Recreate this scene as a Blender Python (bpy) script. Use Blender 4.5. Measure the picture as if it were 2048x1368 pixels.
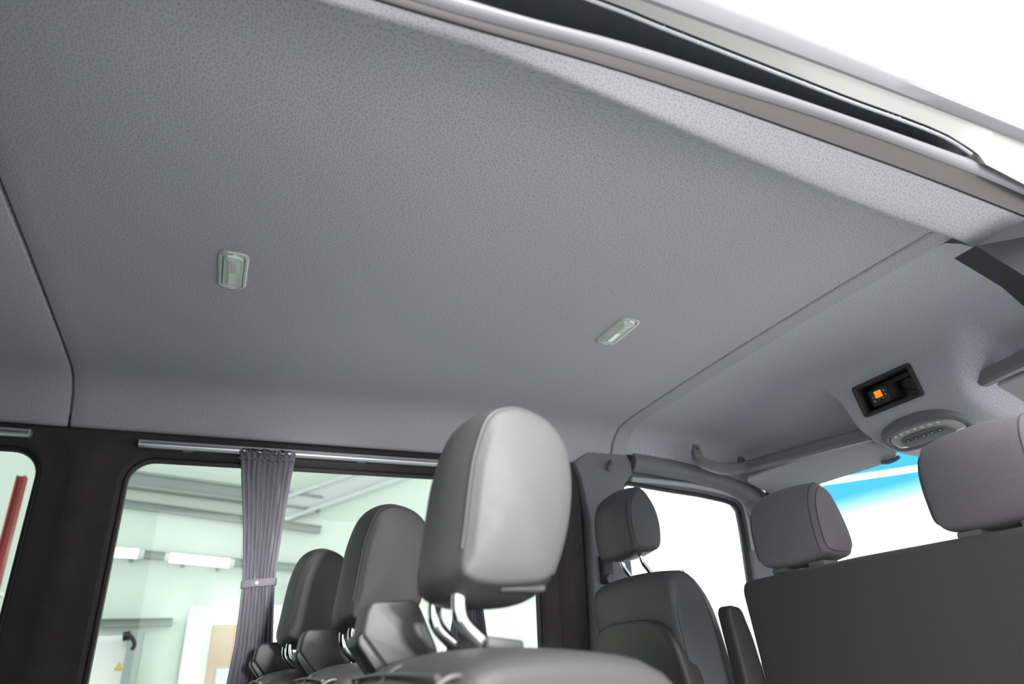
import bpy, bmesh, math, random
from mathutils import Vector, Matrix

for o in list(bpy.data.objects):
    bpy.data.objects.remove(o)
scene = bpy.context.scene
COL = scene.collection
random.seed(4)

# ------------------------------------------------------------------ camera
# van axes: X towards the bonnet, Y towards the driver's side, Z up, floor at z = 0.
# Shapes below are written with heights relative to the camera's eye height Z0.
Z0 = 1.10
W, H, F = 2048.0, 1368.0, 1365.0
YAW, PITCH, ROLL = 1.162, 0.4464, -0.0472
fwd = Vector((math.cos(PITCH)*math.cos(YAW), math.cos(PITCH)*math.sin(YAW), math.sin(PITCH)))
rgt0 = Vector((math.sin(YAW), -math.cos(YAW), 0))
up0 = rgt0.cross(fwd)
rgt = math.cos(ROLL)*rgt0 + math.sin(ROLL)*up0
upv = -math.sin(ROLL)*rgt0 + math.cos(ROLL)*up0
cam_d = bpy.data.cameras.new('camera')
cam = bpy.data.objects.new('camera', cam_d)
COL.objects.link(cam)
m = Matrix((rgt, upv, -fwd)).transposed().to_4x4()
m.translation = Vector((0, 0, Z0))
cam.matrix_world = m
cam_d.sensor_width = 36.0
cam_d.lens = 36.0*F/W
cam_d.clip_start = 0.02
cam_d.dof.use_dof = True
cam_d.dof.focus_distance = 1.65
cam_d.dof.aperture_fstop = 3.2
scene.camera = cam

# ------------------------------------------------------------------ light
world = bpy.data.worlds.new('world')
scene.world = world
world.use_nodes = True
bg = world.node_tree.nodes['Background']
bg.inputs['Color'].default_value = (1.0, 0.99, 0.985, 1)
bg.inputs['Strength'].default_value = 1.0
sun_d = bpy.data.lights.new('hall_skylight', 'SUN')
sun_d.energy = 3.2
sun_d.angle = math.radians(26)
sun_d.color = (1.0, 0.99, 0.97)
sun = bpy.data.objects.new('hall_skylight', sun_d)
COL.objects.link(sun)
sun.rotation_euler = Vector((0.0, 0.775, -0.63)).to_track_quat('-Z', 'Y').to_euler()
sun.location = (0, -4, 6)
fill_d = bpy.data.lights.new('headrest_fill', 'SPOT')  # added spot without a real source, brightens the nearest headrest
fill_d.energy = 1600
fill_d.spot_size = math.radians(7.2)
fill_d.spot_blend = 0.8
fill_d.shadow_soft_size = 0.2
fill = bpy.data.objects.new('headrest_fill', fill_d)
COL.objects.link(fill)
fill.location = (0.45, -3.6, Z0+0.30)
fill.rotation_euler = (Vector((0.32, 0.75, Z0+0.285))-Vector(fill.location)).to_track_quat('-Z', 'Y').to_euler()
vs = scene.view_settings
vs.view_transform = 'Standard'
vs.look = 'None'
vs.gamma = 1.0
vs.use_curve_mapping = False
vs.exposure = 1.05


# ------------------------------------------------------------------ measuring helpers
def ray(px, py):
    return fwd + rgt*((px-W/2)/F) - upv*((py-H/2)/F)


def atY(px, py, y):
    d = ray(px, py)
    return d*(y/d.y)


def atX(px, py, x):
    d = ray(px, py)
    return d*(x/d.x)


# ------------------------------------------------------------------ materials
def nodes(name):
    m = bpy.data.materials.new(name)
    m.use_nodes = True
    nt = m.node_tree
    return m, nt, nt.nodes['Principled BSDF']


def coords(nt):
    t = nt.nodes.new('ShaderNodeTexCoord')
    return t.outputs['Object']


def mat(name, col, rough=0.6, metal=0.0, spec=0.5, noise=0.0, nscale=30.0, bump=0.0, bscale=200.0, coat=0.0):
    m, nt, b = nodes(name)
    b.inputs['Roughness'].default_value = rough
    b.inputs['Metallic'].default_value = metal
    b.inputs['Specular IOR Level'].default_value = spec
    b.inputs['Coat Weight'].default_value = coat
    co = coords(nt)
    n = nt.nodes.new('ShaderNodeTexNoise')
    n.inputs['Scale'].default_value = nscale
    n.inputs['Detail'].default_value = 3
    nt.links.new(co, n.inputs['Vector'])
    r = nt.nodes.new('ShaderNodeMapRange')
    r.inputs['To Min'].default_value = 1-noise
    r.inputs['To Max'].default_value = 1+noise
    nt.links.new(n.outputs['Fac'], r.inputs['Value'])
    mx = nt.nodes.new('ShaderNodeVectorMath')
    mx.operation = 'SCALE'
    mx.inputs[0].default_value = col
    nt.links.new(r.outputs['Result'], mx.inputs['Scale'])
    nt.links.new(mx.outputs['Vector'], b.inputs['Base Color'])
    if bump > 0:
        n2 = nt.nodes.new('ShaderNodeTexNoise')
        n2.inputs['Scale'].default_value = bscale
        n2.inputs['Detail'].default_value = 2
        nt.links.new(co, n2.inputs['Vector'])
        bp = nt.nodes.new('ShaderNodeBump')
        bp.inputs['Strength'].default_value = bump
        bp.inputs['Distance'].default_value = 0.001
        nt.links.new(n2.outputs['Fac'], bp.inputs['Height'])
        nt.links.new(bp.outputs['Normal'], b.inputs['Normal'])
    return m


def mat_headliner(name, col, rough=0.75, across=False):
    """grey leatherette with fine pores"""
    m, nt, b = nodes(name)
    b.inputs['Roughness'].default_value = rough
    b.inputs['Specular IOR Level'].default_value = 0.3
    co = coords(nt)
    v = nt.nodes.new('ShaderNodeTexVoronoi')
    v.voronoi_dimensions = '2D'
    v.inputs['Scale'].default_value = 165
    v.inputs['Randomness'].default_value = 0.75
    sp = nt.nodes.new('ShaderNodeSeparateXYZ')
    nt.links.new(co, sp.inputs['Vector'])
    sb = nt.nodes.new('ShaderNodeMath')
    sb.operation = 'SUBTRACT'
    nt.links.new(sp.outputs['X' if across else 'Y'], sb.inputs[0])
    nt.links.new(sp.outputs['Z'], sb.inputs[1])
    cb = nt.nodes.new('ShaderNodeCombineXYZ')
    nt.links.new(sp.outputs['Y' if across else 'X'], cb.inputs['X'])
    nt.links.new(sb.outputs['Value'], cb.inputs['Y'])
    nt.links.new(cb.outputs['Vector'], v.inputs['Vector'])
    r = nt.nodes.new('ShaderNodeMapRange')
    r.inputs['From Min'].default_value = 0.15
    r.inputs['From Max'].default_value = 0.25
    r.inputs['To Min'].default_value = 0.58
    r.inputs['To Max'].default_value = 1.0
    nt.links.new(v.outputs['Distance'], r.inputs['Value'])
    n = nt.nodes.new('ShaderNodeTexNoise')
    n.inputs['Scale'].default_value = 2.5
    n.inputs['Detail'].default_value = 2
    nt.links.new(co, n.inputs['Vector'])
    r2 = nt.nodes.new('ShaderNodeMapRange')
    r2.inputs['To Min'].default_value = 0.96
    r2.inputs['To Max'].default_value = 1.04
    nt.links.new(n.outputs['Fac'], r2.inputs['Value'])
    mu = nt.nodes.new('ShaderNodeMath')
    mu.operation = 'MULTIPLY'
    nt.links.new(r.outputs['Result'], mu.inputs[0])
    nt.links.new(r2.outputs['Result'], mu.inputs[1])
    mx = nt.nodes.new('ShaderNodeVectorMath')
    mx.operation = 'SCALE'
    mx.inputs[0].default_value = col
    nt.links.new(mu.outputs['Value'], mx.inputs['Scale'])
    nt.links.new(mx.outputs['Vector'], b.inputs['Base Color'])
    bp = nt.nodes.new('ShaderNodeBump')
    bp.inputs['Strength'].default_value = 0.25
    bp.inputs['Distance'].default_value = 0.0006
    nt.links.new(r.outputs['Result'], bp.inputs['Height'])
    nt.links.new(bp.outputs['Normal'], b.inputs['Normal'])
    return m


def mat_leather(name, col, rough=0.38):
    m, nt, b = nodes(name)
    b.inputs['Roughness'].default_value = rough
    b.inputs['Base Color'].default_value = (*col, 1)
    b.inputs['Specular IOR Level'].default_value = 0.3
    co = coords(nt)
    v = nt.nodes.new('ShaderNodeTexVoronoi')
    v.feature = 'DISTANCE_TO_EDGE'
    v.inputs['Scale'].default_value = 330
    nt.links.new(co, v.inputs['Vector'])
    n = nt.nodes.new('ShaderNodeTexNoise')
    n.inputs['Scale'].default_value = 40
    nt.links.new(co, n.inputs['Vector'])
    r = nt.nodes.new('ShaderNodeMapRange')
    r.inputs['To Min'].default_value = rough-0.06
    r.inputs['To Max'].default_value = rough+0.08
    nt.links.new(n.outputs['Fac'], r.inputs['Value'])
    nt.links.new(r.outputs['Result'], b.inputs['Roughness'])
    bp = nt.nodes.new('ShaderNodeBump')
    bp.inputs['Strength'].default_value = 0.35
    bp.inputs['Distance'].default_value = 0.0006
    nt.links.new(v.outputs['Distance'], bp.inputs['Height'])
    nt.links.new(bp.outputs['Normal'], b.inputs['Normal'])
    return m


def mat_weave(name, col, rough=0.95, scale=900):
    m, nt, b = nodes(name)
    b.inputs['Roughness'].default_value = rough
    b.inputs['Specular IOR Level'].default_value = 0.15
    b.inputs['Sheen Weight'].default_value = 0.15
    co = coords(nt)
    n = nt.nodes.new('ShaderNodeTexNoise')
    n.inputs['Scale'].default_value = scale
    n.inputs['Detail'].default_value = 2
    nt.links.new(co, n.inputs['Vector'])
    r = nt.nodes.new('ShaderNodeMapRange')
    r.inputs['From Min'].default_value = 0.3
    r.inputs['From Max'].default_value = 0.7
    r.inputs['To Min'].default_value = 0.75
    r.inputs['To Max'].default_value = 1.25
    nt.links.new(n.outputs['Fac'], r.inputs['Value'])
    mx = nt.nodes.new('ShaderNodeVectorMath')
    mx.operation = 'SCALE'
    mx.inputs[0].default_value = col
    nt.links.new(r.outputs['Result'], mx.inputs['Scale'])
    nt.links.new(mx.outputs['Vector'], b.inputs['Base Color'])
    return m


def mat_glass(name, tint, refl=0.0, band=None):
    """thin tinted pane: tinted see-through plus Fresnel reflection"""
    m = bpy.data.materials.new(name)
    m.use_nodes = True
    nt = m.node_tree
    nt.nodes.clear()
    out = nt.nodes.new('ShaderNodeOutputMaterial')
    tr = nt.nodes.new('ShaderNodeBsdfTransparent')
    tr.inputs['Color'].default_value = (*tint, 1)
    gl = nt.nodes.new('ShaderNodeBsdfGlossy')
    gl.inputs['Roughness'].default_value = 0.01
    lw = nt.nodes.new('ShaderNodeLayerWeight')
    lw.inputs['Blend'].default_value = 0.5
    pw = nt.nodes.new('ShaderNodeMath')
    pw.operation = 'POWER'
    pw.inputs[1].default_value = 5.0
    nt.links.new(lw.outputs['Facing'], pw.inputs[0])
    fr = nt.nodes.new('ShaderNodeMapRange')
    fr.inputs['To Min'].default_value = 0.035
    fr.inputs['To Max'].default_value = 1.0
    nt.links.new(pw.outputs['Value'], fr.inputs['Value'])
    mx = nt.nodes.new('ShaderNodeMixShader')
    nt.links.new(fr.outputs['Result'], mx.inputs['Fac'])
    nt.links.new(tr.outputs['BSDF'], mx.inputs[1])
    nt.links.new(gl.outputs['BSDF'], mx.inputs[2])
    nt.links.new(mx.outputs['Shader'], out.inputs['Surface'])
    if band:
        lo, hi, col = band
        t = nt.nodes.new('ShaderNodeTexCoord')
        s = nt.nodes.new('ShaderNodeSeparateXYZ')
        nt.links.new(t.outputs['Object'], s.inputs['Vector'])
        r = nt.nodes.new('ShaderNodeMapRange')
        r.inputs['From Min'].default_value = lo
        r.inputs['From Max'].default_value = hi
        nt.links.new(s.outputs['Z'], r.inputs['Value'])
        c = nt.nodes.new('ShaderNodeMix')
        c.data_type = 'RGBA'
        c.inputs[6].default_value = (*tint, 1)
        c.inputs[7].default_value = (*col, 1)
        nt.links.new(r.outputs['Result'], c.inputs['Factor'])
        nt.links.new(c.outputs[2], tr.inputs['Color'])
    return m


def mat_emit(name, col, strength):
    m, nt, b = nodes(name)
    b.inputs['Base Color'].default_value = (*col, 1)
    b.inputs['Emission Color'].default_value = (*col, 1)
    b.inputs['Emission Strength'].default_value = strength
    return m


M = {}
M['liner'] = mat_headliner('headliner_leatherette', (0.468, 0.468, 0.51))
M['cab_liner'] = mat_headliner('brightened_cab_leatherette', (0.54, 0.55, 0.62), across=True)  # same liner, colour lightened to make up for dim light in the cab
M['black_liner'] = mat('black_felt_lining', (0.065, 0.060, 0.062), 0.95, noise=0.25, nscale=12, bump=0.3, bscale=600, spec=0.15)
M['rubber'] = mat('black_rubber', (0.022, 0.022, 0.024), 0.5, noise=0.1, bump=0.1)
M['dark_plastic'] = mat('dark_plastic', (0.036, 0.036, 0.038), 0.45, noise=0.08, bump=0.15, bscale=900)
M['black_plastic'] = mat('black_plastic', (0.012, 0.012, 0.013), 0.4, noise=0.08, bump=0.1, bscale=900)
M['grey_plastic'] = mat('grey_plastic', (0.17, 0.175, 0.185), 0.55, noise=0.05, bump=0.2, bscale=1100)
M['pillar_plastic'] = mat('pillar_plastic', (0.21, 0.21, 0.235), 0.6, noise=0.05, bump=0.2, bscale=1100)
M['dark_trim'] = mat('dark_trim_plastic', (0.034, 0.033, 0.039), 0.7, spec=0.25, noise=0.05, bump=0.2, bscale=1100)
M['lip_plastic'] = mat('lip_plastic', (0.20, 0.205, 0.215), 0.5, noise=0.05, bump=0.15, bscale=1100)
M['visor'] = mat('visor_vinyl', (0.50, 0.52, 0.53), 0.6, noise=0.04, bump=0.15, bscale=700)
M['alu'] = mat('rail_aluminium', (0.62, 0.62, 0.66), 0.35, metal=0.6, noise=0.05)
M['chrome'] = mat('chrome', (0.85, 0.85, 0.86), 0.06, metal=1.0)
M['leather'] = mat_leather('black_leather', (0.052, 0.052, 0.053), 0.48)
M['leather_front'] = mat_leather('hazed_black_leather', (0.085, 0.088, 0.092), 0.45)  # black leather, colour lifted to imitate haze in the cab
M['piping'] = mat('piping_leather', (0.05, 0.05, 0.052), 0.4, noise=0.1)
M['fabric'] = mat_weave('seat_fabric', (0.145, 0.138, 0.15))
M['fabric_dark'] = mat_weave('seat_fabric_dark', (0.062, 0.060, 0.062))
M['curtain'] = mat_weave('curtain_fabric', (0.185, 0.175, 0.21), scale=1500)
M['glass'] = mat_glass('tinted_glass', (0.91, 0.955, 0.925))
M['clear_glass'] = mat_glass('door_glass', (0.97, 0.985, 0.975))
M['windscreen'] = mat_glass('windscreen_glass', (0.97, 0.985, 0.985), band=(-0.14, -0.05, (0.23, 0.60, 0.76)))
M['seal'] = mat('grey_seal_rubber', (0.22, 0.22, 0.235), 0.32, noise=0.03, spec=0.6)
M['taupe'] = mat('seal_flange', (0.030, 0.028, 0.028), 0.6, noise=0.05)
M['channel'] = mat('track_metal', (0.13, 0.14, 0.16), 0.4, noise=0.1)
M['edge'] = mat('track_edge_metal', (0.45, 0.47, 0.50), 0.3, metal=0.4, noise=0.2, nscale=90)
M['paint'] = mat('white_paint', (0.36, 0.36, 0.352), 0.3, noise=0.02, nscale=8, coat=0.5)
M['bonnet_paint'] = mat('bonnet_paint', (0.80, 0.80, 0.80), 0.25, noise=0.02, coat=0.5)
M['drip'] = mat('drip_rail_paint', (0.24, 0.24, 0.26), 0.3, noise=0.04)
M['lens'] = mat('lamp_lens', (0.55, 0.68, 0.62), 0.12, noise=0.05, spec=0.8, coat=0.6)
M['lens_clear'] = mat('lamp_rim', (0.50, 0.54, 0.53), 0.15, noise=0.05, coat=0.5)
M['bulb'] = mat('lamp_reflector', (0.55, 0.50, 0.42), 0.3, noise=0.05)
M['screen'] = mat_emit('orange_screen', (1.0, 0.26, 0.015), 0.42)
M['mark'] = mat('white_print', (0.7, 0.7, 0.72), 0.5)
M['hall_wall'] = mat('mint_wall', (0.70, 0.79, 0.73), 0.8, noise=0.04, nscale=2)
M['hall_white'] = mat('white_board', (0.80, 0.83, 0.82), 0.8, noise=0.02, nscale=3)
M['hall_floor'] = mat('grey_epoxy_floor', (0.34, 0.34, 0.35), 0.35, noise=0.06, nscale=2)
M['apron'] = mat('pale_bounce_apron', (0.78, 0.78, 0.76), 0.8, noise=0.05, nscale=1.5)
M['steel'] = mat('grey_steel', (0.30, 0.36, 0.35), 0.5, noise=0.08, nscale=5)
M['pale_steel'] = mat('pale_steel', (0.62, 0.66, 0.68), 0.5, noise=0.04, nscale=5)
M['dark_steel'] = mat('dark_steel', (0.10, 0.12, 0.12), 0.5, noise=0.08, nscale=5)
M['red'] = mat('red_steel', (0.28, 0.025, 0.024), 0.45, noise=0.06)
M['door_wood'] = mat('beige_door', (0.52, 0.40, 0.30), 0.6, noise=0.06, nscale=9)
M['yellow'] = mat('yellow_sticker', (0.75, 0.55, 0.05), 0.5)
M['tube'] = mat_emit('tube_light', (1.0, 1.0, 1.0), 2.5)
M['bright_tube'] = mat_emit('bright_tube_light', (1.0, 1.0, 1.0), 40.0)
M['carpet'] = mat_weave('van_floor_vinyl', (0.55, 0.54, 0.54), scale=500)

# ------------------------------------------------------------------ object helpers
ORG = {}


def thing(name, label, cat, loc=(0, 0, 0), group=None, kind=None):
    o = bpy.data.objects.new(name, None)
    o.empty_display_size = 0.05
    COL.objects.link(o)
    o.location = (loc[0], loc[1], loc[2]+Z0)
    ORG[o.name] = Vector(loc)
    tag(o, label, cat, group, kind)
    return o


def tag(o, label=None, cat=None, group=None, kind=None):
    if label:
        o['label'] = label
    if cat:
        o['category'] = cat
    if group:
        o['group'] = group
    if kind:
        o['kind'] = kind
    return o


def build(name, verts, faces, m, parent=None, smooth=True, origin=None, angle=40):
    """verts are van coordinates with heights relative to the eye level"""
    if parent is not None:
        org = ORG[parent.name]
    else:
        org = Vector(origin) if origin is not None else Vector((0, 0, -Z0))
    me = bpy.data.meshes.new(name)
    me.from_pydata([tuple(Vector(v)-org) for v in verts], [], faces)
    bm = bmesh.new()
    bm.from_mesh(me)
    bmesh.ops.remove_doubles(bm, verts=bm.verts, dist=1e-6)
    bmesh.ops.recalc_face_normals(bm, faces=bm.faces)
    bm.to_mesh(me)
    bm.free()
    if smooth:
        me.polygons.foreach_set('use_smooth', [True]*len(me.polygons))
        me.set_sharp_from_angle(angle=math.radians(angle))
    me.materials.append(M[m])
    o = bpy.data.objects.new(name, me)
    COL.objects.link(o)
    if parent is not None:
        o.parent = parent
    else:
        o.location = org+Vector((0, 0, Z0))
    ORG[o.name] = org
    return o


def copy_tree(o, parent=None):
    c = o.copy()
    COL.objects.link(c)
    if parent is not None:
        c.parent = parent
    ORG[c.name] = ORG[o.name]
    for ch in list(o.children):
        copy_tree(ch, c)
    return c


class MB:
    def __init__(s):
        s.v = []
        s.f = []

    def add(s, v, f):
        n = len(s.v)
        s.v += [tuple(p) for p in v]
        s.f += [tuple(i+n for i in q) for q in f]
        return s

    def loft(s, rings, closed=True, caps=True):
        n = len(rings[0])
        v = [p for r in rings for p in r]
        f = []
        for i in range(len(rings)-1):
            for j in range(n if closed else n-1):
                k = (j+1) % n
                f.append((i*n+j, i*n+k, (i+1)*n+k, (i+1)*n+j))
        if caps and closed:
            f.append(tuple(range(n))[::-1])
            f.append(tuple((len(rings)-1)*n+j for j in range(n)))
        return s.add(v, f)

    def rbox(s, c, size, bev=0.003, seg=2, ax=None):
        bm = bmesh.new()
        bmesh.ops.create_cube(bm, size=1.0)
        for v in bm.verts:
            v.co = Vector((v.co.x*size[0], v.co.y*size[1], v.co.z*size[2]))
        if bev > 0:
            bmesh.ops.bevel(bm, geom=list(bm.edges), offset=bev, segments=seg, affect='EDGES', profile=0.5)
        bm.verts.index_update()
        A = Matrix(ax).transposed() if ax else Matrix.Identity(3)
        vv = [Vector(c)+A @ v.co for v in bm.verts]
        ff = [[v.index for v in f.verts] for f in bm.faces]
        bm.free()
        return s.add(vv, ff)

    def tube(s, path, r, n=10, sub=4, closed=False, caps=True):
        P = smooth_path(path, sub, closed) if sub > 1 else [Vector(p) for p in path]
        rings = []
        L = len(P)
        ref = None
        for i, p in enumerate(P):
            if closed:
                t = P[(i+1) % L]-P[i-1]
            else:
                t = P[min(i+1, L-1)]-P[max(i-1, 0)]
            t.normalize()
            if ref is None:
                ref = Vector((0, 0, 1)) if abs(t.z) < 0.9 else Vector((1, 0, 0))
            a = (ref-t*ref.dot(t)).normalized()
            ref = a
            b = t.cross(a)
            rr = r[i*(len(r)-1)//max(L-1, 1)] if isinstance(r, (list, tuple)) else r
            rings.append([p+(a*math.cos(2*math.pi*k/n)+b*math.sin(2*math.pi*k/n))*rr for k in range(n)])
        if closed:
            rings.append(rings[0])
        return s.loft(rings, True, caps and not closed)

    def extrude(s, outline, fn, d0, d1, bev=0.0, seg=3):
        """outline: 2D points; fn(u, v, d) -> 3D; rounded front and back rims"""
        rings = []
        n = seg
        if bev > 0:
            for i in range(n+1):
                a = math.pi/2*i/n
                rings.append([fn(*q, d0+bev*(1-math.sin(a))*(1 if d1 > d0 else -1)) for q in inset(outline, bev*(1-math.cos(math.pi/2-a)))])
            rings = rings[::-1]
            rings = []
            sg = 1 if d1 > d0 else -1
            for i in range(n+1):
                a = math.pi/2*i/n
                rings.append([fn(*q, d0+sg*bev*(1-math.sin(a))) for q in inset(outline, bev*(1-math.cos(a)))])
            rings = rings[::-1]
            for i in range(n+1):
                a = math.pi/2*i/n
                rings.append([fn(*q, d1-sg*bev*(1-math.sin(a))) for q in inset(outline, bev*(1-math.cos(a)))])
        else:
            rings = [[fn(*q, d0) for q in outline], [fn(*q, d1) for q in outline]]
        return s.loft(rings, True, True)

    def build(s, name, m, parent=None, **k):
        return build(name, s.v, s.f, m, parent, **k)


def smooth_path(path, sub, closed=False):
    P = [Vector(p) for p in path]
    L = len(P)
    out = []
    rng = L if closed else L-1
    for i in range(rng):
        p1, p2 = P[i], P[(i+1) % L]
        p0 = P[i-1] if (closed or i > 0) else p1*2-p2
        p3 = P[(i+2) % L] if (closed or i+2 < L) else p2*2-p1
        for k in range(sub):
            t = k/sub
            out.append(0.5*((2*p1)+(p2-p0)*t+(2*p0-5*p1+4*p2-p3)*t*t+(3*p1-p0-3*p2+p3)*t**3))
    if not closed:
        out.append(P[-1])
    return out


def smooth2(pts, sub=4, closed=True):
    return [(p.x, p.y) for p in smooth_path([(a, b, 0) for a, b in pts], sub, closed)]


def area(o):
    return sum(o[i-1][0]*o[i][1]-o[i][0]*o[i-1][1] for i in range(len(o)))/2


def inset(o, d):
    """move a closed 2D outline inwards by d (outwards if negative)"""
    if d == 0:
        return list(o)
    sg = 1 if area(o) > 0 else -1
    out = []
    n = len(o)
    for i in range(n):
        p, q, r = Vector(o[i-1]), Vector(o[i]), Vector(o[(i+1) % n])
        a, b = (q-p), (r-q)
        if a.length < 1e-9:
            a = b
        if b.length < 1e-9:
            b = a
        a.normalize()
        b.normalize()
        na, nb = Vector((-a.y, a.x)), Vector((-b.y, b.x))
        nn = na+nb
        if nn.length < 1e-6:
            nn = na
        nn.normalize()
        c = max(nn.dot(na), 0.5)
        out.append((q.x+nn.x*sg*d/c, q.y+nn.y*sg*d/c))
    return out


def soft_inset(o, d):
    """inset with averaged directions, safe at tight corners of smooth outlines"""
    if abs(d) < 1e-9:
        return list(o)
    n = len(o)
    q = inset(o, 1e-4)
    dv = [Vector((q[i][0]-o[i][0], q[i][1]-o[i][1])).normalized() for i in range(n)]
    for _ in range(3):
        dv = [(dv[i-1]+dv[i]*2+dv[(i+1) % n]).normalized() for i in range(n)]
    return [(o[i][0]+dv[i].x*d, o[i][1]+dv[i].y*d) for i in range(n)]


def smooth_corner(pts, r, n=3):
    o = []
    L = len(pts)
    for i in range(L):
        p, q, s = Vector(pts[i-1]), Vector(pts[i]), Vector(pts[(i+1) % L])
        a, b = (p-q), (s-q)
        ra = min(r, a.length*0.45)
        rb = min(r, b.length*0.45)
        A, B = q+a.normalized()*ra, q+b.normalized()*rb
        for k in range(n+1):
            t = k/n
            v = A*(1-t)**2+q*2*t*(1-t)+B*t*t
            o.append((v.x, v.y))
    return o


def rrect(u0, u1, v0, v1, r, n=6):
    o = []
    for cx, cy, a0 in ((u1-r, v1-r, 0), (u0+r, v1-r, 90), (u0+r, v0+r, 180), (u1-r, v0+r, 270)):
        for k in range(n+1):
            a = math.radians(a0+90*k/n)
            o.append((cx+r*math.cos(a), cy+r*math.sin(a)))
    return o


def interp(tab, x):
    if x <= tab[0][0]:
        (a, b), (c, d) = tab[0], tab[1]
    elif x >= tab[-1][0]:
        (a, b), (c, d) = tab[-2], tab[-1]
    else:
        for (a, b), (c, d) in zip(tab, tab[1:]):
            if a <= x <= c:
                break
    return b+(d-b)*(x-a)/(c-a)


def sstep(a, b, x):
    t = min(max((x-a)/(b-a), 0), 1)
    return t*t*(3-2*t)


def resample(path, n):
    P = [Vector(p) for p in path]
    L = [0]
    for a, b in zip(P, P[1:]):
        L.append(L[-1]+(b-a).length)
    out = []
    for i in range(n):
        s = L[-1]*i/(n-1)
        k = 0
        while k < len(P)-2 and L[k+1] < s:
            k += 1
        t = (s-L[k])/max(L[k+1]-L[k], 1e-9)
        out.append(P[k]+(P[k+1]-P[k])*t)
    return out


# ================================================================== STRUCTURE
XR, XS2, XS1, XST = -2.3, -0.468, 1.405, 1.478   # rear end, rear seam, front seam, strip end


def zroof(y):
    return 0.8625-0.0223*(y-1.485)**2


# lines of the door header: each is (x, z) at its own y
def line(pts, y):
    return [(p.x, p.z) for p in (atY(px, py, y) for px, py in pts)]


def tabfn(tab):
    """smoothed table, constant towards the rear"""
    t = [(XR, tab[0][1]+0.012), (tab[0][0]-0.5, tab[0][1]+0.01)]+tab
    sp = smooth_path([(a, b, 0) for a, b in t], 6)
    t2 = [(p.x, p.y) for p in sp]
    return lambda x: interp(t2, x)


Y_S, Y_T, Y_SE, Y_P, Y_G = 0.580, 0.575, 0.568, 0.555, 0.525
Y_PT = 0.536
RIDGE = [atY(640, 0, 0.598), atY(1020, 115, 0.602), atY(1400, 273, 0.6254), atY(1870, 460, 0.657), atY(1950, 490, 0.657)]
ridge = tabfn([(p.x, p.z) for p in RIDGE])


def ridge_y(x):
    return 0.598+0.059*sstep(0.1, 1.15, x)



strip_top = tabfn(line([(756, 0), (1186, 125), (1400, 194), (1680, 293), (1870, 362), (2048, 432)], Y_S))
flange_top = tabfn(line([(819, 0), (1186, 100), (1400, 164), (1680, 251), (1946, 348), (2048, 391)], Y_T))
seal_top = tabfn(line([(951, 0), (1300, 95), (1680, 224), (1889, 296), (1960, 322), (2048, 367)], Y_SE))
chan_top = tabfn(line([(1209, 0), (1300, 36), (1680, 186), (1800, 230), (1890, 266), (1945, 300), (1975, 325)], Y_P))
panel_top = tabfn(line([(1290, 0), (1680, 144), (2048, 284)], Y_PT))
gut_top = tabfn(line([(1433, 0), (1700, 108), (2048, 260)], Y_G))

# ---- headliner (ceiling)
ceiling = thing('ceiling', None, None, (0, 0, 0), kind='structure')
LEFT = [(2.10, None), (2.165, 0.851), (2.215, 0.842), (2.252, 0.822), (2.280, 0.793), (2.300, 0.760), (2.313, 0.727),
        (2.319, 0.721), (2.330, 0.720)]


def profile(x):
    zr, zs, Y_R = ridge(x), strip_top(x), ridge_y(x)
    pts = [(Y_S+0.004, zs+0.02), (Y_S, zs), (Y_S+0.2*(Y_R-Y_S), zs+0.2*(zr-zs)), (Y_S+0.5*(Y_R-Y_S), zs+0.52*(zr-zs)),
           (Y_S+0.8*(Y_R-Y_S), zs+0.86*(zr-zs)), (Y_R-0.003, zr+0.001), (Y_R+0.003, zr+0.001), (Y_R+0.014, zr+0.012)]
    zc = zroof(0.86)
    for t in (0.2, 0.45, 0.7, 0.9):
        pts.append((Y_R+0.014+t*(0.84-Y_R-0.014), zr+0.012+(zc-zr-0.012)*(1-(1-t)**2.2)))
    pts.append((0.86, zc))
    y = 1.0
    while y < 2.06:
        pts.append((y, zroof(y)))
        y += 0.11
    for y, z in LEFT:
        pts.append((y, zroof(y) if z is None else z))
    return pts


def headliner(name, x0, x1, n, m, lip0=True, lip1=True):
    xs = [x0+(x1-x0)*i/n for i in range(n+1)]
    ex = []
    for x in xs:
        ex.append((x, 0.0))
    if lip0:
        ex = [(x0, 0.02), (x0, 0.006), (x0+0.0015, 0.0018), (x0+0.005, 0.0)]+ex[1:]
    if lip1:
        ex = ex[:-1]+[(x1-0.005, 0.0), (x1-0.0015, 0.0018), (x1, 0.006), (x1, 0.02)]
    rings = []
    for x, d in ex:
        r = []
        pr = profile(x)
        for i, (y, z) in enumerate(pr):
            a = pr[max(i-1, 0)]
            b = pr[min(i+1, len(pr)-1)]
            tx, tz = b[0]-a[0], b[1]-a[1]
            L = math.hypot(tx, tz) or 1
            r.append((x, y-tz/L*d, z+tx/L*d))
        rings.append(r)
    return MB().loft(rings, False, False).build(name, m, ceiling, angle=60)


headliner('headliner_panel', XR, XS2-0.003, 20, 'liner')
headliner('headliner_panel', XS2+0.003, XS1-0.003, 40, 'liner')
headliner('headliner_strip', XS1+0.003, XST, 6, 'liner')

# ---- cab headliner with the console bulge
base = resample(smooth_path([(1.476, 0, 0.866), (1.60, 0, 0.858), (1.75, 0, 0.845), (1.88, 0, 0.815), (1.98, 0, 0.77), (2.08, 0, 0.715), (2.21, 0, 0.645)], 6), 130)
bulge = resample(smooth_path([(1.476, 0, 0.866), (1.60, 0, 0.858), (1.74, 0, 0.845), (1.82, 0, 0.833), (1.857, 0, 0.812), (1.870, 0, 0.790), (1.8825, 0, 0.738), (1.897, 0, 0.685), (1.925, 0, 0.648), (1.985, 0, 0.615), (2.08, 0, 0.592), (2.21, 0, 0.585)], 6), 130)


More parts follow.
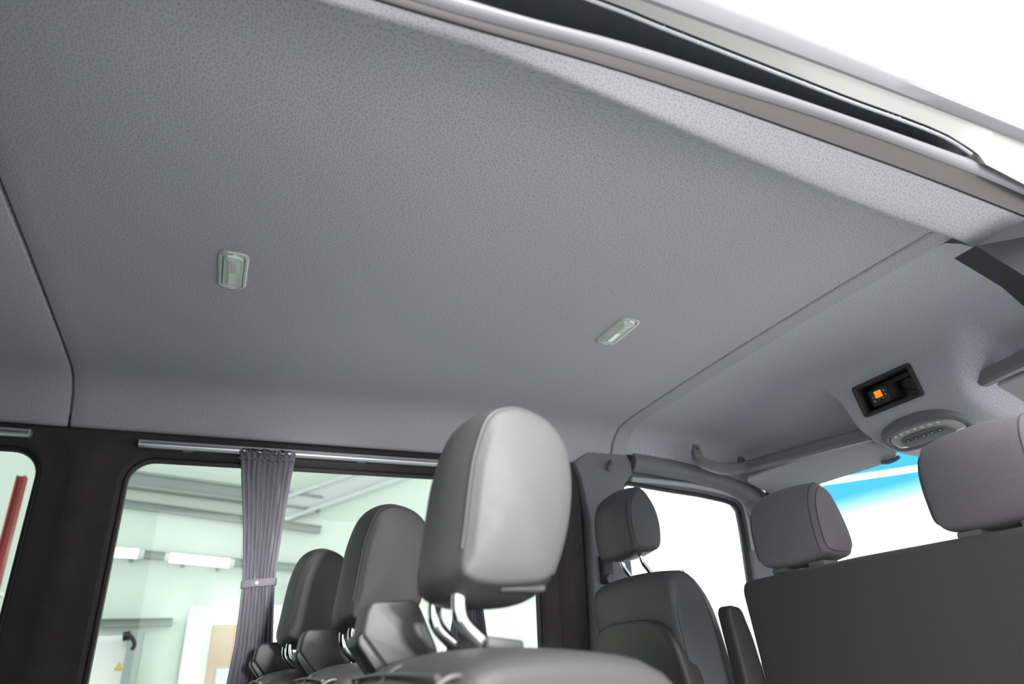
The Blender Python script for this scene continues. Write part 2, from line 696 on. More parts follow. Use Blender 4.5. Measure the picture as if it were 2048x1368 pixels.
def side_drop(y):
    if y > 2.10:
        return zroof(y)-interp([(2.10, zroof(2.10))]+[(a, b) for a, b in LEFT[1:7]], y)
    return 0.13*sstep(0.86, 0.68, y)


def cab_point(i, y):
    w = sstep(1.625, 1.545, y)*sstep(1.06, 1.20, y)
    p = base[i]*(1-w)+bulge[i]*w
    d = side_drop(y)
    k = 1-0.9*sstep(1.9, 2.15, p.x)
    return (p.x, y, p.z-0.0223*(y-1.485)**2-d*k)


ys = [0.66+0.03*i for i in range(13)]+[1.06+0.014*i for i in range(11)]+[1.22+0.02*i for i in range(3)]+[1.27+0.01*i for i in range(25)]+[1.52]+[1.53+0.008*i for i in range(14)]+[1.66+0.04*i for i in range(12)]+[2.12+0.02*i for i in range(10)]
rings = [[cab_point(i, y) for y in ys] for i in range(130)]
rings = [[(XST-0.001, y, zroof(y)-side_drop(y)+0.004) for y in ys]]+rings
cabm = MB().loft(rings, False, False)


def in_slot(v):
    d = Vector(v)-Vector((1.880, 1.396, 0.738))
    return abs(d.y) < 0.104 and abs(d.dot(Vector((-0.235, 0, 0.972)))) < 0.047 and abs(d.x) < 0.05


cabm.f = [f for f in cabm.f if not all(in_slot(cabm.v[i]) for i in f)]   # the opening for the tachograph
cabm.build('headliner_panel', 'cab_liner', ceiling, angle=50)

# ---- left wall lining with window openings
def yw(z):
    return 2.352+0.032*(0.62-z)


WIN1 = rrect(-0.302, 1.105, -0.15, 0.655, 0.085, 8)
WIN0 = rrect(-1.95, -0.522, -0.15, 0.665, 0.085, 8)
wall = MB()
bm = bmesh.new()
loops = [[(XR, -Z0), (1.30, -Z0), (1.30, 0.765), (XR, 0.765)], inset(WIN1, -0.095), inset(WIN0, -0.095)]
edges = []
for lp in loops:
    vv = [bm.verts.new((a, 0, b)) for a, b in lp]
    for i in range(len(vv)):
        edges.append(bm.edges.new((vv[i-1], vv[i])))
bmesh.ops.triangle_fill(bm, use_beauty=True, use_dissolve=False, edges=edges)
bm.verts.index_update()
wall.add([(v.co.x, yw(v.co.z), v.co.z) for v in bm.verts], [[v.index for v in f.verts] for f in bm.faces])
bm.free()
for wn in (WIN1, WIN0):
    rg = []
    for out, dy in ((0.095, 0), (0.082, 0.003), (0.068, 0.012), (0.03, 0.014), (0.014, 0.018), (0.004, 0.028), (0.0, 0.04), (0.0, 0.075)):
        rg.append([(a, yw(b)+dy, b) for a, b in inset(wn, -out)])
    wall.loft(rg, True, False)
wl = tag(wall.build('wall_left', 'black_liner', angle=30), kind='structure')

for i, wn in enumerate((WIN1, WIN0)):
    w = thing('window_%d' % (i+1), None, None, ((-0.3, -1.9)[i], 2.40, -0.15), kind='structure')
    MB().tube([(a, yw(b)+0.046, b) for a, b in inset(wn, 0.004)], 0.011, 8, 1, True).build('rubber_seal', 'rubber', w)
    MB().extrude(inset(wn, -0.01), lambda a, b, d: (a, yw(b)+d, b), 0.056, 0.060).build('pane', 'glass', w, smooth=False)

# ---- van floor, rear wall, right rear wall, roof skin
def slab(name, c, size, m, kind='structure', bev=0.004, parent=None):
    o = MB().rbox(c, size, bev).build(name, m, parent, smooth=False)
    if parent is None:
        tag(o, kind=kind)
    return o


slab('floor_1', (0.0, 1.46, -Z0-0.02), (4.8, 1.84, 0.04), 'carpet')
slab('wall_rear', (XR-0.03, 1.46, -0.14), (0.04, 1.86, 1.95), 'black_liner')
slab('wall_right', (-1.31, 0.60, -0.16), (1.96, 0.05, 1.85), 'black_liner')
roof_pts = [(0.585, 1.000), (0.62, 1.025), (0.75, 1.05), (1.485, 1.06), (2.2, 1.03), (2.40, 0.96), (2.455, 0.88), (2.47, 0.74), (2.465, 0.73), (2.44, 0.88), (2.38, 0.945), (2.2, 1.01), (1.485, 1.04), (0.75, 1.03), (0.63, 1.005), (0.595, 0.985)]
roof = MB().loft([[(x, y, max(z-dz, min(z, 0.71+(z-0.73)*0.2))) for y, z in roof_pts] for x, dz in ((XR-0.05, 0.0), (-0.6, 0), (0.2, 0.0), (0.8, 0.01), (1.4, 0.035), (1.9, 0.12), (2.28, 0.32))]).build('roof_skin', 'paint')
tag(roof, kind='structure')

# ---- sliding door header
hdr = thing('trim_1', None, None, (0.4, 0.58, 0.75), kind='structure')
XE = 2.05
xs = [-0.75+0.05*i for i in range(int((XE+0.75)/0.05)+1)]
MB().loft([[(x, Y_S+0.010, strip_top(x)+0.030), (x, Y_S+0.002, strip_top(x)-0.001), (x, Y_S-0.002, strip_top(x)-0.001), (x, (Y_S+Y_T)/2-0.002, (strip_top(x)+flange_top(x))/2-0.002), (x, Y_T, flange_top(x)+0.002), (x, Y_T+0.010, flange_top(x)+0.014)] for x in xs], False, False).build('seal_flange', 'taupe', hdr)
sl = MB()
rgs = []
for x in xs:
    zt = seal_top(x)
    zb = flange_top(x)+0.001
    cz = (zt+zb)/2
    hh = max((zt-zb)/2, 0.006)
    rgs.append([(x, Y_SE+0.012+0.016*math.cos(a), cz+hh*1.05*math.sin(a)) for a in [2*math.pi*k/14 for k in range(14)]])
sl.loft(rgs).build('door_seal', 'seal', hdr)
# track channel: recessed dark box behind the seal, its mouth closing towards the front
XC = 1.175
xc = [x for x in xs if x < 1.08]+[1.08+0.015*i for i in range(6)]+[XC]
ch = MB()
ch.loft([[(x, Y_SE+0.02, seal_top(x)-0.01), (x, Y_SE+0.09, seal_top(x)+0.01), (x, Y_SE+0.09, max(chan_top(x)+0.05, seal_top(x)+0.02)), (x, Y_P+0.012, max(chan_top(x)+0.012, seal_top(x)+0.012)), (x, Y_P, chan_top(x))] for x in xc], False, False)
ch.build('track_channel', 'channel', hdr, angle=25)
MB().tube([(x, Y_SE+0.05, seal_top(x)+0.45*(chan_top(x)-seal_top(x))+0.014) for x in xc if chan_top(x)-seal_top(x) > 0.008], 0.0014, 6, 1).build('track_groove', 'edge', hdr)
MB().tube([(x, Y_P+0.006, chan_top(x)-0.003) for x in xc if x < XC-0.012], 0.0032, 8, 1).build('track_edge', 'edge', hdr)
# specks of dust on the edge
du = MB()
for k in range(70):
    x = random.uniform(0.1, 1.1)
    s = random.choice((0.0007, 0.0009, 0.0012, 0.0018))
    du.rbox((x, Y_P+0.003+random.uniform(-0.002, 0.002), chan_top(x)-0.006+random.uniform(-0.002, 0.006)), (s*1.6, s, s), s*0.3, 1)
tag(du.build('dust', 'mark', hdr), kind='stuff')


seal_at_panel = tabfn(line([(951, 0), (1300, 95), (1680, 224), (1889, 296), (1960, 322), (2048, 367)], Y_P))


def low(x):
    return max(chan_top(x), seal_at_panel(x)-0.002) if x < XC else seal_at_panel(x)-0.002


xs2 = sorted(xs+[XC+0.01*i for i in range(-3, 8)])
MB().loft([[(x, Y_P+0.012, low(x)+0.014), (x, Y_P+0.002, low(x)+0.002), (x, Y_P, low(x)), (x, (Y_P+Y_PT)/2, (low(x)+panel_top(x))/2-0.001), (x, Y_PT, panel_top(x)), (x, Y_PT+0.01, panel_top(x)+0.02)] for x in xs2], False, False).build('body_panel', 'paint', hdr)
MB().loft([[(x, Y_PT+0.002, panel_top(x)-0.001), (x, Y_PT-0.004, panel_top(x)-0.001), (x, Y_G-0.006, panel_top(x)+0.35*(gut_top(x)-panel_top(x))), (x, Y_G-0.007, panel_top(x)+0.7*(gut_top(x)-panel_top(x))), (x, Y_G, gut_top(x)), (x, Y_G+0.012, gut_top(x)+0.004), (x, Y_PT+0.03, panel_top(x)+0.03)] for x in xs]).build('drip_rail', 'drip', hdr)

# ---- right B-pillar trim
A, B, E_ = atY(1950, 489, 0.640), atY(2048, 436, 0.570), atY(2048, 549, 0.640)
pv = [A, B, Vector((1.40, 0.568, 0.700)), Vector((1.62, 0.572, 0.56)), Vector((1.66, 0.600, -Z0)), Vector((1.44, 0.640, -Z0)), Vector((1.41, 0.642, 0.56)), E_]
MBp = MB().loft([[p+Vector((0.012*k, 0.05*k, 0.006*k))+Vector((0, 0, -0.003)) for p in pv] for k in (0, 0.12, 1)])
tag(MBp.build('trim_2', 'dark_trim', angle=12), kind='structure')  # dark colour stands in for shade on inward-facing pillar plastic

# ---- left B-pillar trim (grey plastic) with hook
P = [atY(*q, 2.30) for q in ((1150, 925), (1163, 912), (1180, 897), (1190, 893), (1215, 893), (1244, 897), (1252, 901), (1257, 915), (1264, 925), (1265, 945), (1252, 966), (1247, 975))]
ol = [(p.x, p.z) for p in P]
ol = ol+[(1.44, 0.30), (1.45, -0.20), (1.46, -Z0), (1.262, -Z0), (1.262, 0.0), (1.285, 0.50), (1.262, 0.66)]
bp = thing('trim_3', None, None, (1.35, 2.32, -Z0), kind='structure')
MB().extrude(ol, lambda a, b, d: (a, d, b), 2.300, 2.375, 0.008).build('pillar_cover', 'pillar_plastic', bp)
hk = atY(1217, 932, 2.30)
MB().tube([hk+Vector((0.012, 0.002, 0.022)), hk+Vector((0.006, -0.012, 0.008)), hk+Vector((-0.004, -0.016, -0.008)), hk+Vector((-0.010, -0.008, -0.020))], [0.006, 0.010, 0.010, 0.006], 10, 4).build('belt_hook', 'grey_plastic', bp)
bg_ = atY(1213, 1140, 2.292)
gd = MB().rbox(bg_, (0.05, 0.025, 0.10), 0.008, 3).build('belt_guide', 'black_plastic', bp)
MB().tube([bg_+Vector((0.0, -0.016, -0.03)), bg_+Vector((0.0, -0.030, -0.034))], 0.016, 12, 1).build('belt_bolt', 'grey_plastic', gd)
# dark fabric strip between the window and the pillar trim
MB().loft([[(x, yw(z)-d, z) for x, d in ((1.17, -0.01), (1.19, 0.012), (1.215, 0.020), (1.24, 0.016), (1.262, 0.022), (1.285, 0.0))] for z in (-Z0, -0.3, 0.0, 0.3, 0.55, 0.68, 0.74)], False, False).build('pillar_lining', 'black_liner', bp)

# ---- left cab door: frame, seal, window
hole = [(1.51, 0.668)]+[(p.x, p.z) for p in (atY(*q, 2.36) for q in ((1330, 976), (1400, 987), (1450, 998), (1472, 1006), (1482, 1020), (1490, 1060), (1499, 1120), (1508, 1180)))]+[(2.06, 0.10), (2.05, -0.10), (2.0, -0.15), (1.52, -0.15), (1.475, -0.10), (1.470, 0.30), (1.472, 0.62), (1.482, 0.655)]
bm = bmesh.new()
edges = []
for lp in ([(1.40, -Z0), (2.75, -Z0), (2.75, -0.05), (2.32, 0.48), (2.20, 0.66), (2.0, 0.80), (1.40, 0.80)], inset(hole, -0.02)):
    vv = [bm.verts.new((a, 0, b)) for a, b in lp]
    for i in range(len(vv)):
        edges.append(bm.edges.new((vv[i-1], vv[i])))
bmesh.ops.triangle_fill(bm, use_beauty=True, edges=edges)
bm.verts.index_update()
dr = thing('door_1', None, None, (1.9, 2.38, -Z0), kind='structure')
db = MB().add([(v.co.x, 2.352, v.co.z) for v in bm.verts], [[v.index for v in f.verts] for f in bm.faces])
bm.free()
db.loft([[(a, 2.352+d, b) for a, b in inset(hole, -o)] for o, d in ((0.02, 0), (0.008, 0.004), (0.002, 0.012), (0, 0.05))], True, False)
db.build('door_frame', 'pillar_plastic', dr)
MB().tube([(a, 2.372, b) for a, b in inset(hole, 0.004)], 0.010, 8, 1, True).build('rubber_seal', 'rubber', dr)
MB().extrude(inset(hole, -0.005), lambda a, b, d: (a, d, b), 2.385, 2.389).build('pane', 'clear_glass', dr, smooth=False)

# roof-side trim tube above the door and the A-pillar
tr = thing('trim_4', None, None, (1.8, 2.3, 0.7), kind='structure')
pp = [atY(1262, 925, 2.315), atY(1300, 931, 2.315), atY(1360, 942, 2.315), atY(1420, 957, 2.315), atY(1470, 975, 2.315), atY(1505, 1000, 2.30), atY(1530, 1040, 2.28)]+[Vector((2.45, 2.24, 0.25)), Vector((2.62, 2.22, 0.05))]
MB().tube(pp, [0.040, 0.040, 0.038, 0.036, 0.036, 0.036, 0.04, 0.04, 0.04], 14, 4).build('side_trim', 'pillar_plastic', tr)
pp2 = [atY(1262, 958, 2.335), atY(1330, 964, 2.335), atY(1400, 974, 2.335), atY(1455, 987, 2.335), atY(1484, 1001, 2.335), atY(1496, 1030, 2.335), atY(1508, 1100, 2.335)]
MB().tube(pp2, 0.011, 10, 4).build('inner_seal', 'visor', tr)  # pale colour stands in for light caught along the trim's lower edge

MB().rbox((2.235, 2.275, 0.60), (0.12, 0.13, 0.16), 0.03, 3).build('corner_cover', 'pillar_plastic', tr)

# ---- windscreen
ws = thing('window_3', None, None, (2.2, 1.46, 0.62), kind='structure')
wsp = []
for t in (0, 0.08, 0.16, 0.3, 0.5, 0.75, 1.0):
    wsp.append([(2.165+0.68*t+0.06*(1-((y-1.46)/0.86)**2), y, 0.70-0.86*t) for y in [0.62+0.07*i for i in range(25)]])
gl = MB().loft(wsp, False, False).build('pane', 'windscreen', ws)
sd = gl.modifiers.new('thickness', 'SOLIDIFY')
sd.thickness = 0.005
MB().loft([[(x, 2.325-1.73*i/24, z) for i in range(25)] for x, z in ((2.165, 0.668), (2.20, 0.675), (2.24, 0.69), (2.27, 0.71), (2.27, 0.75), (2.165, 0.72))], False, False).build('header_trim', 'grey_plastic', ws)

# ---- dashboard and white bonnet in front of the cab
dsh = [(2.02, -0.62), (1.98, -0.36), (2.02, -0.26), (2.12, -0.20), (2.40, -0.19), (2.85, -0.22), (2.85, -0.62)]
tag(MB().loft([[(x, y, z) for x, z in smooth_corner(dsh, 0.05)] for y in (0.66, 1.0, 1.6, 2.3)]).build('dashboard', 'dark_trim', angle=40), kind='structure')
bon = [(2.80, -0.17), (3.0, -0.22), (3.3, -0.33), (3.5, -0.50), (3.56, -0.80), (3.50, -1.25), (2.80, -1.25)]
tag(MB().loft([[(x-0.12*abs(t)**3, 1.46+0.90*t, z-0.06*abs(t)**3) for x, z in smooth_corner(bon, 0.08)] for t in (-1, -0.9, -0.6, 0, 0.6, 0.9, 1)]).build('bonnet', 'bonnet_paint', angle=40), kind='structure')

# ================================================================== CEILING LAMPS
def ceiling_lamp(x, y, label, ang):
    z = zroof(y)
    t = thing('ceiling_lamp', label, 'lamp', (x, y, z), 'oblong courtesy lamps in the headliner')
    ca, sa = math.cos(ang), math.sin(ang)

    def fn(u, v, d):
        return (x+u*ca-v*sa, y+u*sa+v*ca, z-d)
    R = lambda a, b, r: rrect(-a, a, -b, b, r, 6)
    rim = MB()
    o = R(0.0335, 0.082, 0.022)
    rim.loft([[fn(*q, d) for q in inset(o, i)] for i, d in ((0, -0.003), (0, 0.002), (0.0015, 0.0045), (0.005, 0.0065), (0.008, 0.0062), (0.010, 0.004), (0.011, 0.001))], True, False)
    rim.build('rim', 'lens_clear', t)
    lens = MB()
    prev = []
    steps = [(0.0105, 0.001), (0.0125, 0.006), (0.014, 0.008), (0.0172, 0.0085), (0.0174, 0.0095), (0.0178, 0.0095), (0.0182, 0.0087), (0.0212, 0.0095), (0.0214, 0.0105), (0.0218, 0.0105), (0.0222, 0.0097), (0.0252, 0.0105), (0.0254, 0.0115), (0.0258, 0.0115), (0.0262, 0.0107)]
    rg = []
    for i, d in steps:
        k = max(0.022-i, 0.004)
        a, b = 0.0335-i, 0.082-i*1.25
        rg.append([fn(*q, d) for q in rrect(-a, a, -b, b, k, 6)])
    lens.loft(rg, True, False)
    n = len(rg[-1])
    lens.add(rg[-1], [tuple(range(n))])
    lo = lens.build('lens', 'lens', t)
    for i, d in ((0.0148, 0.0085), (0.0186, 0.0093), (0.0224, 0.0103)):
        a, b = 0.0335-i, 0.082-i*1.25
        MB().tube([fn(*q, d) for q in rrect(-a, a, -b, b, max(0.022-i, 0.004), 5)], 0.0007, 6, 1, True).build('lens_ridge', 'mark', lo)  # lens ridges coloured white to imitate their refraction highlights
    MB().rbox(fn(0, -0.025, 0.0108), (0.010, 0.040, 0.0015), 0.0004, 1, ax=((ca, sa, 0), (-sa, ca, 0), (0, 0, 1))).build('bulb', 'bulb', lo)
    for sgn in (-1, 1):
        MB().rbox(fn(0.0, sgn*0.0765, 0.005), (0.014, 0.003, 0.004), 0.0008, 1, ax=((ca, sa, 0), (-sa, ca, 0), (0, 0, 1))).build('clip', 'chrome', t)
    return t


ceiling_lamp(-0.052, 1.488, 'greenish courtesy lamp in the ceiling, the one nearer the rear seam', 0.0)
ceiling_lamp(0.981, 1.497, 'bright courtesy lamp in the ceiling, the one nearer the cab', 0.0)

# ================================================================== CURTAIN RAILS AND CURTAINS
def rail(x0, x1, z, label):
    t = thing('curtain_rail', label, 'curtain rail', (x0, 2.34, z), 'aluminium curtain rails')
    sec = [(2.350, 0.009), (2.322, 0.010), (2.318, 0.008), (2.317, 0.003), (2.320, 0.0008), (2.330, 0.0006), (2.330, -0.0014), (2.320, -0.002), (2.317, -0.004), (2.318, -0.008), (2.322, -0.010), (2.350, -0.009)]
    MB().loft([[(x, y, z+s) for y, s in sec] for x in (x0+0.004, x1-0.004)]).build('rail_body', 'alu', t, angle=30)
    for x in (x0+0.002, x1-0.002):
        MB().rbox((x, 2.334, z), (0.006, 0.032, 0.019), 0.0015).build('end_cap', 'alu', t)
    for i in range(3):
        MB().rbox((x0+(x1-x0)*(0.1+0.4*i), 2.358, z), (0.03, 0.03, 0.018), 0.002).build('bracket', 'alu', t)
    return t


rail(-0.272, 1.12, 0.684, 'long aluminium curtain rail above the middle side window')
rail(-1.95, -0.560, 0.692, 'curtain rail above the rear side window, cut off by the picture edge')


def curtain(rows, npl, y0, label, tie_z=None, group='grey gathered curtains'):
    """rows: (z, x_left, x_right, depth)"""
    c = thing('curtain', label, 'curtain', ((rows[-1][1]+rows[-1][2])/2, y0, rows[-1][0]), group)
    rr = resample([(r[0], r[1], r[2]) for r in rows], 60)
    dp = [(r[0], r[3]) for r in rows][::-1]
    ph = [random.uniform(-0.5, 0.5) for _ in range(npl+1)]
    am = [random.uniform(0.6, 1.2) for _ in range(npl+1)]
    n = npl*8
    rings = []
    ztop = rows[0][0]
    for p in rr:
        z, xl, xr = p
        d = interp(dp, z)
        f, b = [], []
        head = sstep(ztop-0.045, ztop-0.01, z)
        for i in range(n+1):
            u = i/n
            k = u*npl
            j = min(int(k), npl)
            a = am[j]+(am[min(j+1, npl)]-am[j])*(k-int(k))
            s = math.sin(2*math.pi*k+ph[j]*0.6)*a
            s2 = math.sin(2*math.pi*k*1.9+1.3)*0.5*head
            x = xl+(xr-xl)*u+0.0028*math.sin(4*math.pi*k)
            e = 1-(2*u-1)**8
            wob = 0.0015*math.sin(z*40+j*2.1)
            f.append((x, y0-d*(0.62+0.42*(s+s2))*e-0.001+wob, z+0.006*head*math.sin(2*math.pi*k*1.3)))
            b.append((x, y0-d*(0.62+0.42*(s+s2))*e+0.003+wob, z+0.006*head*math.sin(2*math.pi*k*1.3)))
        rings.append(f+b[::-1])
    MB().loft(rings).build('cloth', 'curtain', c, angle=80)
    # gathered heading
    hd = MB()
    z0, xl, xr = rr[0]
    for row in range(2):
        path = []
        for i in range(90):
            u = i/89
            path.append((xl+0.004+(xr-xl-0.008)*u, y0-rows[0][3]-0.002+0.005*math.sin(u*npl*2*math.pi*1.5+row), ztop-0.010-0.022*row+0.0035*math.sin(u*47+row*2)))
        hd.tube(path, 0.0028, 6, 1)
    hd.build('gathered_heading', 'curtain', c)
    if tie_z:
        xl = interp(sorted((r[0], r[1]) for r in rows), tie_z)
        xr = interp(sorted((r[0], r[2]) for r in rows), tie_z)
        d = interp(dp, tie_z)
        ring = []
        for i in range(28):
            a = 2*math.pi*i/28
            sx, sy = math.cos(a), math.sin(a)
            ex = 0.55
            ring.append(((xl+xr)/2+math.copysign(abs(sx)**ex, sx)*((xr-xl)/2+0.004), y0-d*0.55+math.copysign(abs(sy)**ex, sy)*(d*0.55+0.004)))
        b = MB()
        rgs = []
        for zz, dd in ((-0.011, 0.0015), (-0.009, 0), (0.009, 0), (0.011, 0.0015), (0.009, 0.003), (-0.009, 0.003)):
            rgs.append([(a, y, tie_z+zz+(a-(xl+xr)/2)*0.10) for a, y in inset(ring, dd)])
        rgs.append(rgs[0])
        b.loft(rgs, True, False)
        tb = b.build('tie_band', 'curtain', c)
        st = MB()
        st.rbox((xl+0.35*(xr-xl), y0-d*1.1-0.006, tie_z-0.002), (0.026, 0.003, 0.018), 0.001)
        st.build('tie_end', 'curtain', tb)
        bt = MB()
        bt.tube([(xl+0.42*(xr-xl), y0-d*1.1-0.006, tie_z-0.001), (xl+0.42*(xr-xl), y0-d*1.1-0.0105, tie_z-0.001)], 0.0045, 12, 1)
        bt.build('stud', 'chrome', tb)
    return c


curtain([(0.683, 0.018, 0.199, 0.014), (0.655, 0.030, 0.198, 0.018), (0.60, 0.036, 0.192, 0.022), (0.45, 0.060, 0.182, 0.026), (0.32, 0.075, 0.174, 0.024), (0.275, 0.079, 0.174, 0.022), (0.22, 0.080, 0.176, 0.024), (0.10, 0.079, 0.186, 0.03), (0.0, 0.070, 0.199, 0.032), (-0.16, 0.05, 0.215, 0.034)],
        10, 2.326, 'grey pleated curtain tied with a studded band at the middle window', 0.268)
curtain([(0.683, 0.70, 0.90, 0.014), (0.655, 0.71, 0.89, 0.018), (0.45, 0.745, 0.865, 0.026), (0.275, 0.765, 0.850, 0.022), (0.20, 0.757, 0.853, 0.024), (0.10, 0.733, 0.866, 0.03), (0.0, 0.715, 0.88, 0.032), (-0.16, 0.69, 0.91, 0.034)],
        10, 2.326, 'grey curtain partly hidden behind the nearest headrest posts', 0.268)

# ================================================================== REAR-FACING LEATHER SEATS
def lofted_side(outline, y0, y1, crown, rnd, cap=0.010, n=11):
    """cushion with side outline (x, z) and width y0..y1; bulging strip and nearly flat sides"""
    cl = resample([(a, b, 0) for a, b in outline]+[(outline[0][0], outline[0][1], 0)], 73)[:-1]
    outline = [(p.x, p.y) for p in cl]
    rings = []
    cx = sum(q[0] for q in outline)/len(outline)
    cz = sum(q[1] for q in outline)/len(outline)
    yc, hw = (y0+y1)/2, (y1-y0)/2
    shell = []
    for s in (0.06, 0.16, 0.28, 0.4, 0.52, 0.64, 0.75, 0.84):
        shell.append((s, (1-s*s)*cap))
    for s, b in shell:
        rings.append([(cx+(a-cx)*s, y0-b, cz+(c-cz)*s) for a, c in outline])
    for k in range(4):
        a = math.pi/2*k/3
        rings.append([(p, y0+rnd*(1-math.cos(a)), q) for p, q in soft_inset(outline, rnd*(1-math.sin(a)))])
    for k in range(1, n):
        t = -1+2*k/n
        rings.append([(p, yc+t*(hw-rnd), q) for p, q in soft_inset(outline, -crown*(1-t*t))])
    for k in range(3, -1, -1):
        a = math.pi/2*k/3
        rings.append([(p, y1-rnd*(1-math.cos(a)), q) for p, q in soft_inset(outline, rnd*(1-math.sin(a)))])
    for s, b in shell[::-1]:
        rings.append([(cx+(a-cx)*s, y1+b, cz+(c-cz)*s) for a, c in outline])
    return MB().loft(rings)


EGG = smooth2([(0.2420, 0.100), (0.248, 0.144), (0.2535, 0.185), (0.262, 0.230), (0.2795, 0.274), (0.307, 0.289), (0.335, 0.286), (0.361, 0.272), (0.379, 0.245), (0.3835, 0.203), (0.3745, 0.150), (0.355, 0.100), (0.338, 0.086), (0.300, 0.082), (0.266, 0.083), (0.249, 0.089)], 4)


def vip_seat(label):
    t = thing('passenger_seat', label, 'seat', (0.15, 0.815, -Z0), 'rear-facing leather seats in a row')
    hr = lofted_side(EGG, 0.722, 0.908, 0.017, 0.007, 0.009).build('headrest', 'leather', t, angle=80)
    for y in (0.7285, 0.9015):
        MB().tube([(a, y, b) for a, b in inset(EGG, 0.0008)[2:46]], 0.0022, 8, 1).build('piping', 'piping', hr)
    MB().rbox((0.318, 0.740, 0.0805), (0.056, 0.012, 0.009), 0.004, 3).build('cover_flap', 'piping', hr)
    for y in (0.768, 0.862):
        MB().tube([(0.266, y, 0.130), (0.260, y, 0.098), (0.2535, y, 0.074), (0.2565, y, 0.052), (0.272, y, 0.035), (0.292, y, 0.019), (0.306, y, 0.006), (0.325, y, -0.02)], 0.0085, 14, 5).build('headrest_post', 'chrome', t)
        MB().rbox((0.300, y, 0.024), (0.046, 0.040, 0.014), 0.004, 3, ax=((0.97, 0, -0.12), (0, 1, 0), (0.12, 0, 0.97))).build('post_socket', 'dark_plastic', t)
    B = smooth2([(0.196, -0.035), (0.200, -0.006), (0.225, 0.008), (0.28, 0.013), (0.345, 0.010), (0.392, 0.0), (0.425, -0.028), (0.450, -0.10), (0.465, -0.25), (0.470, -0.50), (0.45, -0.60), (0.30, -0.60), (0.255, -0.50), (0.235, -0.30), (0.21, -0.12)], 4)
    bk = lofted_side(B, 0.600, 1.030, 0.010, 0.022, 0.008).build('backrest', 'leather', t, angle=80)
    Fp = smooth2([(0.170, -0.050), (0.176, -0.020), (0.196, -0.006), (0.222, -0.012), (0.232, -0.06), (0.255, -0.30), (0.275, -0.52), (0.235, -0.52), (0.205, -0.30), (0.182, -0.12)], 4)
    fr = lofted_side(Fp, 0.612, 1.018, 0.006, 0.018, 0.006).build('front_pad', 'leather', t, angle=80)
    for y in (0.620, 1.010):
        MB().tube([(0.172, y, -0.06), (0.178, y, -0.020), (0.198, y, -0.004), (0.222, y, -0.008)], 0.0028, 8, 4).build('piping', 'piping', fr)
    MB().tube([(0.186, 0.622+0.388*i/10, -0.004+0.004*math.sin(math.pi*i/10)) for i in range(11)], 0.0028, 8, 1).build('piping', 'piping', fr)
    MB().tube([(0.178, 0.815, -0.10), (0.172, 0.815, -0.04), (0.185, 0.815, -0.001), (0.23, 0.815, 0.017), (0.27, 0.815, 0.021)], 0.0018, 6, 4).build('centre_seam', 'piping', fr)
    # belt retractor box on the far shoulder
    bx = [(0.200, 0.090), (0.258, 0.092), (0.266, 0.084), (0.292, 0.028), (0.288, 0.002), (0.226, 0.002), (0.187, 0.048), (0.192, 0.078)]
    rb = MB().extrude(smooth_corner(bx, 0.006), lambda a, b, d: (a, d, b), 0.972, 1.040, 0.006).build('belt_box', 'dark_plastic', t, angle=35)
    lp = [(0.188, 0.052), (0.180, 0.046), (0.181, 0.036), (0.222, -0.018), (0.236, -0.012), (0.228, 0.004)]
    MB().extrude(smooth_corner(lp, 0.004), lambda a, b, d: (a, d, b), 0.966, 1.046, 0.004).build('belt_slot', 'black_plastic', rb, angle=35)
    # cushion and pedestal
    Cu = smooth2([(-0.27, -0.62), (-0.27, -0.56), (-0.22, -0.53), (0.0, -0.545), (0.22, -0.57), (0.27, -0.62), (0.22, -0.69), (-0.2, -0.69)], 4)
    lofted_side(Cu, 0.600, 1.030, 0.012, 0.022, 0.008).build('seat_cushion', 'leather', t, angle=80)
    MB().rbox((0.06, 0.815, -0.89), (0.34, 0.34, 0.42), 0.02, 3).build('pedestal', 'dark_plastic', t)
    return t


s1 = vip_seat('black leather seat nearest the sliding door, its big headrest brightly lit')
for dx, dy, dz, lab in ((-0.014, 0.56, 0.016, 'middle of the three black leather seats in the row'),
                        (-0.066, 1.10, 0.002, 'farthest of the three black leather seats, beside the tied curtain')):
    c = copy_tree(s1)
    c.location = s1.location+Vector((dx, dy, 0))
    c['label'] = lab

# ================================================================== FRONT SEATS
ds = thing('driver_seat', 'black leather driver seat with raised armrest beside the bright door window', 'seat', (1.35, 1.93, -Z0))
DH = smooth2([(1.212, 0.322), (1.202, 0.360), (1.198, 0.42), (1.203, 0.475), (1.222, 0.512), (1.250, 0.525), (1.280, 0.508), (1.305, 0.465), (1.318, 0.41), (1.316, 0.352), (1.298, 0.326), (1.255, 0.316)], 4)
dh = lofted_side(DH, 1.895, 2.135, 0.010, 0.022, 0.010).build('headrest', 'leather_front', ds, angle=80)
MB().tube([(a, 1.908, b) for a, b in inset(DH, 0.002)], 0.0016, 6, 1, True).build('piping', 'piping', dh)
for y in (1.955, 2.075):
    MB().tube([(1.262, y, 0.345), (1.262, y, 0.315), (1.272, y, 0.288), (1.292, y, 0.262), (1.305, y, 0.235), (1.315, y, 0.19)], 0.0075, 12, 4).build('headrest_post', 'chrome', ds)
    MB().rbox((1.298, y, 0.245), (0.045, 0.048, 0.018), 0.004, 2).build('post_socket', 'dark_plastic', ds)
DB = smooth2([(1.186, 0.10), (1.178, 0.17), (1.190, 0.222), (1.225, 0.238), (1.268, 0.222), (1.310, 0.172), (1.338, 0.10), (1.362, -0.03), (1.385, -0.20), (1.40, -0.45), (1.36, -0.56), (1.27, -0.56), (1.235, -0.30), (1.205, -0.05)], 4)
dbk = lofted_side(DB, 1.700, 2.155, 0.012, 0.022, 0.006).build('backrest', 'leather_front', ds, angle=80)
